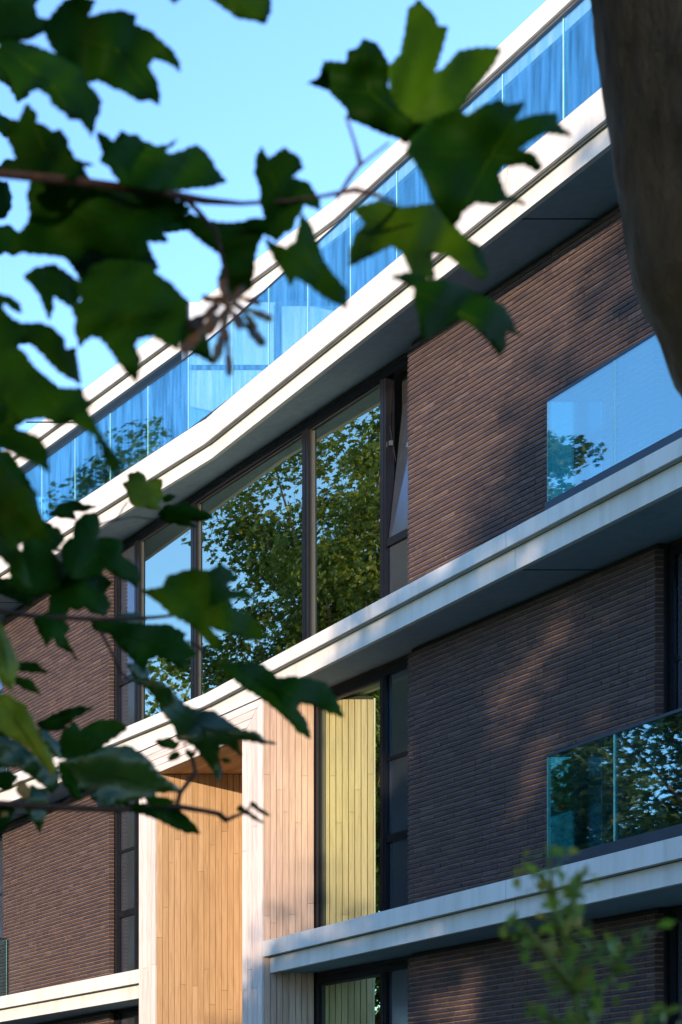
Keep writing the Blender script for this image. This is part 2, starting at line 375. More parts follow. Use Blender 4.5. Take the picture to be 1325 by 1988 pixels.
# ---- windows
def window(name, y0, y1, z0, z1, mulls, vents, sill=1.12, tilt=None, panelled=False, gm='pane'):
    """one glazed storey-high window: frame, mullions, panes; vents = bays (index) filled with an opaque vent panel"""
    fr = MB()
    fr.box(XG, XG + .09, y0, y1, z1 - .16, z1 - .055); fr.box(XG, XG + .09, y0, y1, z0 - .02, z0 + .07)
    fr.box(XG, XG + .09, y0, y0 + .06, z0 + .07, z1 - .16); fr.box(XG, XG + .09, y1 - .06, y1, z0 + .07, z1 - .16)
    w = fr.build(name, M['frame'], B)
    part('shadow_gap', M['gap'], w, XG + .02, XG + .08, y0, y1, z1 - .055, z1 - .001)
    ys = [y0 + .06] + mulls + [y1 - .06]
    for m in mulls:
        mm = MB().box(XG - .012, XG + .10, m - .05, m + .05, z0 + .07, z1 - .16).box(XG - .018, XG - .012, m - .02, m + .02, z0 + .07, z1 - .16)
        mm.build('mullion', M['frame'], w)
    for i in range(len(ys) - 1):
        a = ys[i] + (.05 if i else 0); b = ys[i+1] - (.05 if i < len(ys) - 2 else 0); c0, c1 = z0 + .07, z1 - .16
        if i in vents:
            zt = z0 + sill
            part('transom', M['frame'], w, XG - .004, XG + .09, a, b, zt - .05, zt + .05)
            part('lower_panel', M['panel'], w, XG + .035, XG + .06, a + .01, b - .01, c0, zt - .052)
            if tilt == i:
                h = c1 - zt - .06; ang = .105
                vs = [(0, a + .012, 0), (.055, a + .012, 0), (.055, b - .012, 0), (0, b - .012, 0)]
                mb = MB(); dxx = math.sin(ang) * h; hh = math.cos(ang) * h
                mb.poly([(XG + .02 + p[0], p[1], zt + .055) for p in vs] + [(XG + .02 + p[0] + dxx, p[1], zt + .055 + hh) for p in vs],
                        [(0,3,2,1), (4,5,6,7), (0,1,5,4), (1,2,6,5), (2,3,7,6), (3,0,4,7)])
                sash = mb.build('tilted_sash', M['panel'], w); sash['label'] = 'narrow sash tilted inwards at the top'
                MB().tube([(XG + .10, b - .03, zt + .5 * h), (XG + .03, b - .02, zt + .72 * h), (XG + .06, b - .02, zt + h * .98)], [.0035] * 3, 6).build('stay_arm', M['frame'], sash)
                part('hinge', M['steel'], sash, XG + .02, XG + .06, b - .03, b - .012, zt + .60 * h, zt + .63 * h)
                part('reveal', M['gasket'], w, XG + .2, XG + .22, a, b, zt, c1)
            else:
                part('upper_panel', M['panel'], w, XG + .03, XG + .06, a + .01, b - .01, zt + .052, c1)
                if panelled: part('transom', M['frame'], w, XG + .01, XG + .09, a, b, zt + 1.0, zt + 1.05)
        else:
            pm = MB().box(XG + .05, XG + .062, a + .03, b - .03, c0 + .02, c1 - .02); sk, st_ = rng.uniform(-.007, .007), rng.uniform(-.006, .006)
            pm.v = [(x + (y > (a + b) / 2) * sk + (z > (c0 + c1) / 2) * st_, y, z) for x, y, z in pm.v]     # no pane hangs perfectly true
            pm.build('pane', M[gm], w)
            gk = MB().box(XG + .03, XG + .07, a, a + .032, c0, c1).box(XG + .03, XG + .07, b - .032, b, c0, c1)
            gk.box(XG + .03, XG + .07, a + .032, b - .032, c1 - .03, c1).box(XG + .03, XG + .07, a + .032, b - .032, c0, c0 + .03)
            gk.build('glazing_bead', M['gasket'], w)
    return w
YV = 21.80
W0, W1 = 21.235, 2 * YC - 21.235
window('window', W0, W1, 8.78, 12.195, [YV, 23.285, 2 * YC - 23.285, 2 * YC - YV], (0, 4), tilt=0)
for (z0, z1) in ((4.975, 8.36), (0.05, 4.545)):
    window('window', W0, PY0 - .004, z0, z1, [YV], (0,), panelled=True, gm='pane_green')
    window('window', PY1 + .004, W1, z0, z1, [2 * YC - YV], (1,), panelled=True)
for (z0, z1) in ((4.975, 8.36), (8.78, 12.195), (0.05, 4.545)):
    window('window', YR0, 17.69, z0, z1, [15.7, 17.1], (2,), panelled=True)
    window('window', 2 * YC - 17.69, YR1, z0, z1, [2 * YC - 17.1], (0,), panelled=True)

# ---- timber portal
WX = 15.11; BW = .1075; ZT = 8.30
P = MB().box(WX + .03, 15.80, PY0 + .03, PY0 + .40, 0, 8.0).box(WX + .03, 15.80, PY1 - .40, PY1 - .03, 0, 8.0)
P.box(WX + .03, 15.80, PY0 + .03, PY1 - .03, 7.93, 8.33).box(17.03, 17.2, PY0 + .03, PY1 - .03, 0, 8.3)
P.box(15.80, 17.03, PY0 + .30, PY0 + .40, 0, 8.0).box(15.80, 17.03, PY1 - .40, PY1 - .30, 0, 8.0).box(15.80, 17.03, PY0 + .40, PY1 - .40, 7.93, 8.2)
portal = P.build('timber_portal', M['gap'], B)
g_ = .004
for k in range(4):                                     # silvered front boards, mitred at the corners
    a, b, t = PY0 + k * BW, PY1 - k * BW, ZT - k * BW; e = rng.uniform(-.001, .001)
    for (y0, y1, s) in ((a, a + BW, 1), (b - BW, b, -1)):
        zj = rng.uniform(2.2, 7.2); zj2 = zj - rng.uniform(1.6, 3)
        top = ((y0 + g_, t - g_), (y1 - g_, t - BW - g_)) if s == 1 else ((y0 + g_, t - BW - g_), (y1 - g_, t - g_))
        MB().slabx([(y0 + g_, zj + .002), (y1 - g_, zj + .002), top[1], top[0]], WX + e, WX + .024).build('board', M['wood_grey'], portal)
        MB().slabx([(y0 + g_, zj2 + .002), (y1 - g_, zj2 + .002), (y1 - g_, zj - .002), (y0 + g_, zj - .002)], WX + e * -1, WX + .024).build('board', M['wood_grey'], portal)
        MB().slabx([(y0 + g_, .02), (y1 - g_, .02), (y1 - g_, zj2 - .002), (y0 + g_, zj2 - .002)], WX + e, WX + .024).build('board', M['wood_grey'], portal)
    MB().slabx([(a + BW + g_, t - BW + g_), (b - BW - g_, t - BW + g_), (b - g_ * 2, t - g_), (a + g_ * 2, t - g_)], WX + e, WX + .024).build('board', M['wood_grey_h'], portal)
def board_face(y, yn, x0, x1, z0, z1, width, mt='wood'):          # upright boards on a face across the street line
    n = round((x1 - x0) / width); w = (x1 - x0) / n
    for i in range(n):
        zs = [z0]; z = z0 + rng.uniform(.4, 2.6)
        while z < z1 - .5: zs.append(z); z += rng.uniform(1.7, 3.4)
        zs.append(z1)
        for q in range(len(zs) - 1):
            e = rng.uniform(0, .0018)
            ya, yb = sorted((y + yn * (.024 + e), y))
            part('board', M[mt], portal, x0 + i * w + .005, x0 + (i+1) * w - .005, ya, yb, zs[q] + .002, zs[q+1] - .002)
board_face(PY0 + .028, -1, WX + .026, XG - .01, 0.02, 8.28, .0875, 'wood_pink')
board_face(PY1 - .028, 1, WX + .026, XG - .01, 0.02, 8.28, .0875)
IN0, IN1 = PY0 + 4 * BW, PY1 - 4 * BW
board_face(IN1 + .024, -1, WX + .026, 17.0, 0.02, 7.862, .0875)
board_face(IN0 - .024, 1, WX + .026, 17.0, 0.02, 7.862, .0875)
for i in range(21):                                    # ceiling of the niche
    x = WX + .026 + i * .0875
    part('board', M['wood_h'], portal, x + .002, x + .0855, IN0 + .003, IN1 - .003, ZT - 4 * BW - .002, ZT - 4 * BW + .02)
for i in range(22):
    y = IN0 + .003 + i * (IN1 - IN0 - .006) / 22
    part('board', M['wood'], portal, 17.0, 17.024, y + .002, y + (IN1 - IN0 - .006) / 22 - .002, .02, 7.85)

# ---- glass balustrades
def balustrade(name, pts, z0, zr, zt, glassm, rail=.03, edge=True, edges=None):
    """pts = plan points of the pane joints along the front line"""
    bal = MB()
    for (p, q) in zip(pts[:-1], pts[1:]):
        d = (Vector(q) - Vector(p)).normalized(); nrm = Vector((-d.y, d.x)) * .028
        bal.prism([tuple(Vector(p) - nrm), tuple(Vector(p) + nrm), tuple(Vector(q) + nrm), tuple(Vector(q) - nrm)], z0 - .005, zr)
    b = bal.build(name, M['rail'], B, fix=True)
    rl = MB()
    for (p, q) in zip(pts[:-1], pts[1:]):
        P_, Q_ = Vector(p), Vector(q); d = (Q_ - P_).normalized(); nrm = Vector((-d.y, d.x)) * .0075; nr2 = Vector((-d.y, d.x)) * .014
        a, c = P_ + d * .006, Q_ - d * .006
        m = MB().prism([tuple(a - nrm), tuple(a + nrm), tuple(c + nrm), tuple(c - nrm)], zr - .01, zt - rail * .6); m.build('glass_pane', glassm, b, fix=True)
        if edge:
            for (e, s) in ((a, 1), (c, -1)):
                MB().prism([tuple(e - nrm * .9), tuple(e + nrm * .9), tuple(e + nrm * .9 - d * s * .004), tuple(e - nrm * .9 - d * s * .004)], zr, zt - rail * .6).build('pane_edge', M['glass_edge'], b, fix=True)
        rl.prism([tuple(P_ - nr2), tuple(P_ + nr2), tuple(Q_ + nr2), tuple(Q_ - nr2)], zt - rail, zt)
    rl.build('handrail', M['rail'], b, fix=True)
    return b
KY = 24.98
ty = [14.2, 15.1, 15.97, 16.86] + [17.745 + .886 * k for k in range(8)] + [KY] + [KY + .9 * k for k in range(1, 10)]
balustrade('terrace_balustrade', [(fx(y, -.03), y) for y in ty], 12.775, 12.80, 13.90, M['terrace_glass'], .022)
for (z0, zr, zt) in ((8.78, 8.885, 9.985), (4.975, 5.10, 6.215)):
    for s in (1, -1):
        yy = [17.966, 17.06, 16.16, 15.26, 14.36]
        if s == -1: yy = [2 * YC - y for y in yy][:4]
        c = (fx(yy[0], -.035), yy[0])
        balustrade('balcony_balustrade', [(fx(y, -.035), y) for y in yy], z0, zr, zt, M['balcony_glass'])
        end = 15.36 if s == 1 else 15.66
        balustrade('balcony_balustrade', [(c[0] + .02, c[1]), (end, c[1])], z0, zr, zt, M['balcony_glass'])

# ---- set-back penthouse under the roof
def pent_front(x, y0, y1, n):
    f = MB().box(x, x + .08, y0, y1, 15.30, 15.452).box(x, x + .08, y0, y1, 12.66, 12.86)
    w = f.build('penthouse_window', M['frame'], B); st = (y1 - y0) / n
    for i in range(n + 1):
        part('mullion', M['frame'], w, x - .005, x + .085, max(y0, y0 + i * st - .04), min(y1, y0 + i * st + .04), 12.86, 15.30)
    for i in range(n):
        if i % 2 == 0 or i == n - 1:
            ys = np.linspace(y0 + i * st + .06, y0 + i * st + st * (.95 if i % 3 else .6), 90); xs = x + .28 + .035 * np.sin(ys * 42) + .012 * np.sin(ys * 17)
            cv = [(a, b, 12.8) for a, b in zip(xs, ys)] + [(a, b, 15.4) for a, b in zip(xs, ys)]
            MB().poly(cv, [(q, q + 1, 91 + q, 90 + q) for q in range(89)]).build('curtain', M['curtain'], w, True)
        part('pane', M['clear_pane'], w, x + .04, x + .052, y0 + i * st + .045, y0 + (i+1) * st - .045, 12.865, 15.295)
pent_front(18.62, YR0, 26.15, 6)
pent_front(17.9, 26.32, YR1, 4)
part('penthouse_wall', M['room'], B, 22, 22.3, YR0, YR1, 12.6, 15.46)
part('penthouse_wall', M['room'], B, 18.7, 22, YR0 - .3, YR0 - .002, 12.6, 15.46)
part('penthouse_wall', M['room'], B, 18.0, 22, YR1 + .002, YR1 + .3, 12.6, 15.46)
YS = 26.2
scr = part('privacy_screen', M['frost'], B, 15.98, 18.62, YS, YS + .06, 12.79, 15.33)
part('screen_rail', M['screenframe'], scr, 15.98, 17.34, YS - .02, YS - .001, 14.28, 14.35)
part('screen_rail', M['screenframe'], scr, 17.34, 18.61, YS - .02, YS - .001, 15.27, 15.34)
part('screen_post', M['screenframe'], scr, 17.32, 17.42, YS - .024, YS - .001, 12.79, 15.27)
part('screen_post', M['screenframe'], scr, 15.93, 15.979, YS - .02, YS + .06, 12.79, 15.33)
# a terrace chair back seen low behind the glass
part('chair_back', M['screenframe'], scr, 16.75, 17.15, YS - .06, YS - .03, 12.79, 13.5)

# ------------------------------------------------------------------ trees
def leaf_cloud(name, centres, rads, per, size, matl, parent, seed, lobed=True):
    r = np.random.default_rng(seed)
    n = len(centres) * per
    c = np.repeat(np.array(centres), per, 0); rad = np.repeat(np.array(rads), per)[:, None]
    d = r.normal(size=(n, 3)); d /= np.linalg.norm(d, axis=1)[:, None]
    pos = c + d * rad * (r.random((n, 1)) ** .45) * np.array([1, 1, .75])
    nrm = r.normal(size=(n, 3)) + np.array([0, 0, .7]) + d * .6; nrm /= np.linalg.norm(nrm, axis=1)[:, None]
    t = np.cross(nrm, r.normal(size=(n, 3))); t /= np.linalg.norm(t, axis=1)[:, None]; b = np.cross(nrm, t)
    s = size * r.uniform(.6, 1.25, (n, 1))
    if lobed: shape = np.array([(0, -.45), (.42, -.28), (.22, -.02), (.5, .22), (.14, .18), (0, .6), (-.14, .18), (-.5, .22), (-.22, -.02), (-.42, -.28)])
    else: shape = np.array([(0, -.5), (.25, -.1), (0, .5), (-.25, -.1)])
    k = len(shape)
    vs = np.stack([pos + t * s * x + b * s * y + nrm * s * (-.25 * (x * x + y * y)) for x, y in shape], 1).reshape(-1, 3)
    me = bpy.data.meshes.new(name); me.vertices.add(n * k); me.vertices.foreach_set('co', vs.ravel())
    me.loops.add(n * k); me.loops.foreach_set('vertex_index', np.arange(n * k, dtype=np.int32))
    me.polygons.add(n); me.polygons.foreach_set('loop_start', np.arange(0, n * k, k, dtype=np.int32))
    me.update(calc_edges=True); me.materials.append(matl)
    return link_mesh(name, me, parent)
def tree(loc, H, rad, zlow, label, seed, clumps=190, per=130, size=.17, name='sycamore_tree', clump_r=.95, squash=1., keep=None, matl='crown', lobed=True):
    r = random.Random(seed); L = Vector((*loc, 0)); T = empty(name, L); tag(T, label, 'tree', 'trees')
    top = L + Vector((r.uniform(-.6, .6), r.uniform(-.6, .6), H * .86)); tr = []; n = 9
    for i in range(n):
        f = i / (n - 1); tr.append(L.lerp(top, f) + Vector((r.gauss(0, .07), r.gauss(0, .07), 0)) * (1 if 0 < i else 0))
    mb = MB().tube(tr, [max(.03, H * .021 * (1.25 if i == 0 else 1) * (1 - i / n) ** .8) for i in range(n)], 10, .06, seed); mb.build('trunk', M['bark'], T, True)
    zc = (H + zlow) / 2; rz = (H - zlow) / 2; cs, rs = [], []; limbs = MB()
    for i in range(clumps):
        for _ in range(30):
            d = Vector((r.gauss(0, 1), r.gauss(0, 1), r.gauss(0, 1))).normalized(); q = r.random() ** .38
            wob = 1 + .18 * math.sin(3 * math.atan2(d.y, d.x) + seed) + .10 * math.sin(5 * d.z * 2 + seed)
            p = L + Vector((d.x * rad * q * wob, d.y * rad * q * wob, zc + d.z * rz * q * squash))
            if keep is None or keep(p): break
        else: continue
        cs.append(tuple(p)); rs.append(clump_r * r.uniform(.55, 1.25))
        if i % 3 == 0:
            f = min(.95, max(.18, (p.z - .35 * (p - L).length - 0) / (H * .9))); a = tr[0].lerp(top, f); m = a.lerp(p, .5) + Vector((0, 0, .12 * (p - a).length))
            limbs.tube([a, m, p], [.011 * H * (1 - f) + .02, .035, .012], 5)
    limbs.build('limbs', M['bark'], T, True)
    leaf_cloud('crown', cs, rs, per, size, M[matl], T, seed, lobed)
    return T
# trees mirrored in the windows (across the garden)
tree((6.3, 36.3), 18.9, 3.0, 3.0, 'tall broad sycamore mirrored in the large third-floor windows', 11, 300, 270, .13, clump_r=.8)
tree((1.5, 53.5), 18.2, 5.2, 3.0, 'sycamore mirrored low in the leftmost third-floor window', 12, 300, 130, .22)
tree((4.6, 35.1), 17.0, 1.4, 3.0, 'slender tree mirrored in the upper right balcony glass', 17, 110, 220, .13, clump_r=.5, matl='crown_shaded')
tree((4.0, 31.2), 10.9, 3.0, 1.0, 'low broad tree mirrored in the lower right balcony glass', 18, 200, 190, .15, clump_r=.75, matl='crown_shaded')
# trees behind the camera that shade the lower right of the facade
tree((-6.0, .7), 17.3, 5.2, 1.2, 'large shade tree behind the viewer left of the path', 13, 560, 230, .29, lobed=False)
tree((-7.5, -8.0), 14, 5.2, .8, 'rounded shade tree furthest behind the viewer', 14, 220, 150, .27, lobed=False)
tree((-6.0, 8.9), 9.6, 2.9, .8, 'small shade tree between two larger ones beside the lawn', 15, 200, 130, .25, lobed=False)
tree((-6.0, 15.6), 8.9, 3.0, .8, 'small round shade tree at the far end of its row', 16, 200, 130, .25, lobed=False)

# ------------------------------------------------------------------ foreground sycamore leaves
from mathutils.geometry import delaunay_2d_cdt
def inside(x, y, P):
    c = False; j = len(P) - 1
    for i in range(len(P)):
        if (P[i][1] > y) != (P[j][1] > y) and x < (P[j][0] - P[i][0]) * (y - P[i][1]) / (P[j][1] - P[i][1]) + P[i][0]: c = not c
        j = i
    return c
def leaf(parent, pts, d, m='leaf', seed=0, tilt=None, curl=.10, step=15):
    """one leaf blade: outline as seen from the path, given its own distance, tilt, folds and thickness"""
    r = random.Random(seed * 13 + 5); P = []
    for (a, b) in zip(pts, pts[1:] + pts[:1]):
        L = math.hypot(b[0] - a[0], b[1] - a[1]); n = max(1, int(L / 7)); nx, ny = (b[1] - a[1]) / max(L, .1), -(b[0] - a[0]) / max(L, .1)
        for k in range(n):
            f = k / n; w = 0 if k == 0 else (2.2 if k % 2 else -1.4) * r.uniform(.2, 1.1)
            P.append((a[0] + (b[0] - a[0]) * f + nx * w, a[1] + (b[1] - a[1]) * f + ny * w))
    x0, x1 = min(p[0] for p in P), max(p[0] for p in P); y0, y1 = min(p[1] for p in P), max(p[1] for p in P)
    S = max(x1 - x0, y1 - y0); cx, cy = (x0 + x1) / 2, (y0 + y1) / 2; pts2 = list(P); ne = len(P)
    y = y0 + step / 2
    while y < y1:
        x = x0 + step / 2
        while x < x1:
            q = (x + r.uniform(-3, 3), y + r.uniform(-3, 3))
            if inside(*q, P): pts2.append(q)
            x += step
        y += step
    vs, es, fs, *_ = delaunay_2d_cdt([Vector(p) for p in pts2], [(i, (i + 1) % ne) for i in range(ne)], [], 1, .01)
    t = tilt or (r.uniform(-.35, .35), r.uniform(-.1, .5)); ph = r.uniform(0, 6.28); fr = r.uniform(5, 8); ax = r.uniform(0, 6.28)
    wid = S * d / F; V = []
    def depth(p):
        u, w = (p[0] - cx) / S, (cy - p[1]) / S
        q = u * math.cos(ax) + w * math.sin(ax)
        return d + wid * (t[0] * u + t[1] * w + curl * 2.2 * (u * u + w * w) + .05 * math.sin(fr * q * 2 + ph) + .022 * math.sin(17 * u - 9 * w + ph))
    for p in vs: V.append(at(p[0], p[1], depth(p)))
    me = bpy.data.meshes.new('leaf'); me.from_pydata([tuple(v) for v in V], [], [tuple(f) for f in fs]); me.materials.append(M[m])
    me.polygons.foreach_set('use_smooth', [True] * len(me.polygons)); me.update()
    o = link_mesh('leaf', me, parent)
    if S > 110 and m != 'seed':                     # midrib and side veins standing proud of the blade
        gx, gy = sum(p[0] for p in P) / ne, sum(p[1] for p in P) / ne; rr = [math.hypot(p[0] - gx, p[1] - gy) for p in P]; vm = MB()
        for i in range(ne):
            if rr[i] > S * .26 and rr[i] == max(rr[(i + k) % ne] for k in range(-9, 10)):
                path = []
                for k in range(9):
                    f = k / 9.5; q = (gx + (P[i][0] - gx) * f, gy + (P[i][1] - gy) * f + 3 * math.sin(3 * f))
                    if not inside(*q, P): break
                    path.append(at(q[0], q[1], depth(q) - .0007))
                if len(path) > 4: vm.tube(path, [.00055 * d / 1.35 * (1 - .75 * k / len(path)) for k in range(len(path))], 4)
        if vm.v: vm.build('vein', M['vein'], o, True)
    so = o.modifiers.new('thickness', 'SOLIDIFY'); so.thickness = .0006; so.offset = 0
    return o
def limb(parent, pts, rad, name='branch', m='twig', n=7):
    P = [at(*p) for p in pts]
    return MB().tube(P, [q for q in rad], n, .08, 3).build(name, M[m], parent, True)
TL = empty('sycamore_tree', (-1.5, 2.2, 0)); tag(TL, 'sycamore whose leafy branches hang across the left of the view', 'tree')
tl = [(-1.5, 2.2, 0), (-1.45, 2.15, 1.2), (-1.4, 2.1, 2.4), (-1.45, 2.0, 3.8), (-1.5, 1.9, 5.5), (-1.5, 1.8, 7.5)]
MB().tube(tl, [.17, .14, .12, .10, .07, .03], 10, .06, 5).build('trunk', M['bark'], TL, True)
D, DL, DY = 1.35, 1.85, 2.5
limb(TL, [(-5000, 300, 1.9), (-1900, 200, 1.5), (-300, 300, D), (0, 337, D), (150, 352, D), (300, 372, D), (400, 390, D), (470, 395, D), (560, 390, D), (630, 380, D), (690, 368, D), (730, 378, D), (770, 395, D)],
     [.05, .022, .0042, .0036, .0034, .0032, .0028, .0016, .0014, .0014, .002, .0014, .001])
limb(TL, [(360, 385, D), (385, 410, D), (420, 450, D), (440, 540, D), (443, 610, D), (430, 690, D)], [.0018, .0018, .0015, .0013, .0013, .0008], 'twig')
limb(TL, [(655, 385, D), (680, 345, D), (700, 318, D), (690, 280, D), (672, 225, D)], [.0013, .0017, .0017, .001, .0008], 'twig')
limb(TL, [(690, 330, D), (720, 305, D), (755, 278, D)], [.0012, .001, .0009], 'twig')
limb(TL, [(-5000, 2600, 2.3), (-1700, 1600, 2.0), (-200, 1555, DL), (0, 1560, DL), (120, 1568, DL), (230, 1573, DL), (300, 1562, DL), (345, 1566, DL), (400, 1575, DL), (425, 1580, DL), (440, 1592, DL), (455, 1585, DL), (475, 1578, DL), (490, 1562, DL)],
     [.05, .03, .005, .0038, .0036, .0034, .0030, .0030, .0026, .0028, .003, .0022, .0015, .001])
limb(TL, [(343, 1566, DL), (350, 1540, DL), (368, 1515, DL), (380, 1500, DL), (374, 1475, DL), (366, 1455, DL)], [.0022, .0022, .0025, .0024, .002, .0015], 'twig')
limb(TL, [(118, 1568, DL), (135, 1552, DL), (170, 1540, DL), (190, 1525, DL)], [.002, .002, .0018, .0012], 'twig')
limb(TL, [(-1900, 1300, 2.1), (-250, 1170, DL), (0, 1186, DL), (70, 1197, DL), (200, 1203, DL), (300, 1199, DL), (340, 1195, DL)], [.02, .004, .003, .0028, .0024, .002, .0015], 'twig')
limb(TL, [(195, 1225, DL), (222, 1275, DL), (235, 1305, DL), (250, 1320, DL)], [.0015, .0015, .0015, .0013], 'twig')
limb(TL, [(365, 1245, DL), (385, 1255, DL), (405, 1275, DL)], [.0016, .0016, .0014], 'twig')
limb(TL, [(-120, 1000, DL), (120, 1070, 2.0), (200, 1016, 2.3), (228, 1008, DY), (240, 985, DY), (248, 975, DY)], [.004, .002, .0014, .0012, .001, .0009], 'twig')
limb(TL, [(200, 1016, 2.3), (260, 1003, DY), (310, 1010, DY)], [.0012, .001, .0009], 'twig')
YG, GL, DRY = 'leaf_young', 'leaf_gloss', 'leaf_dry'
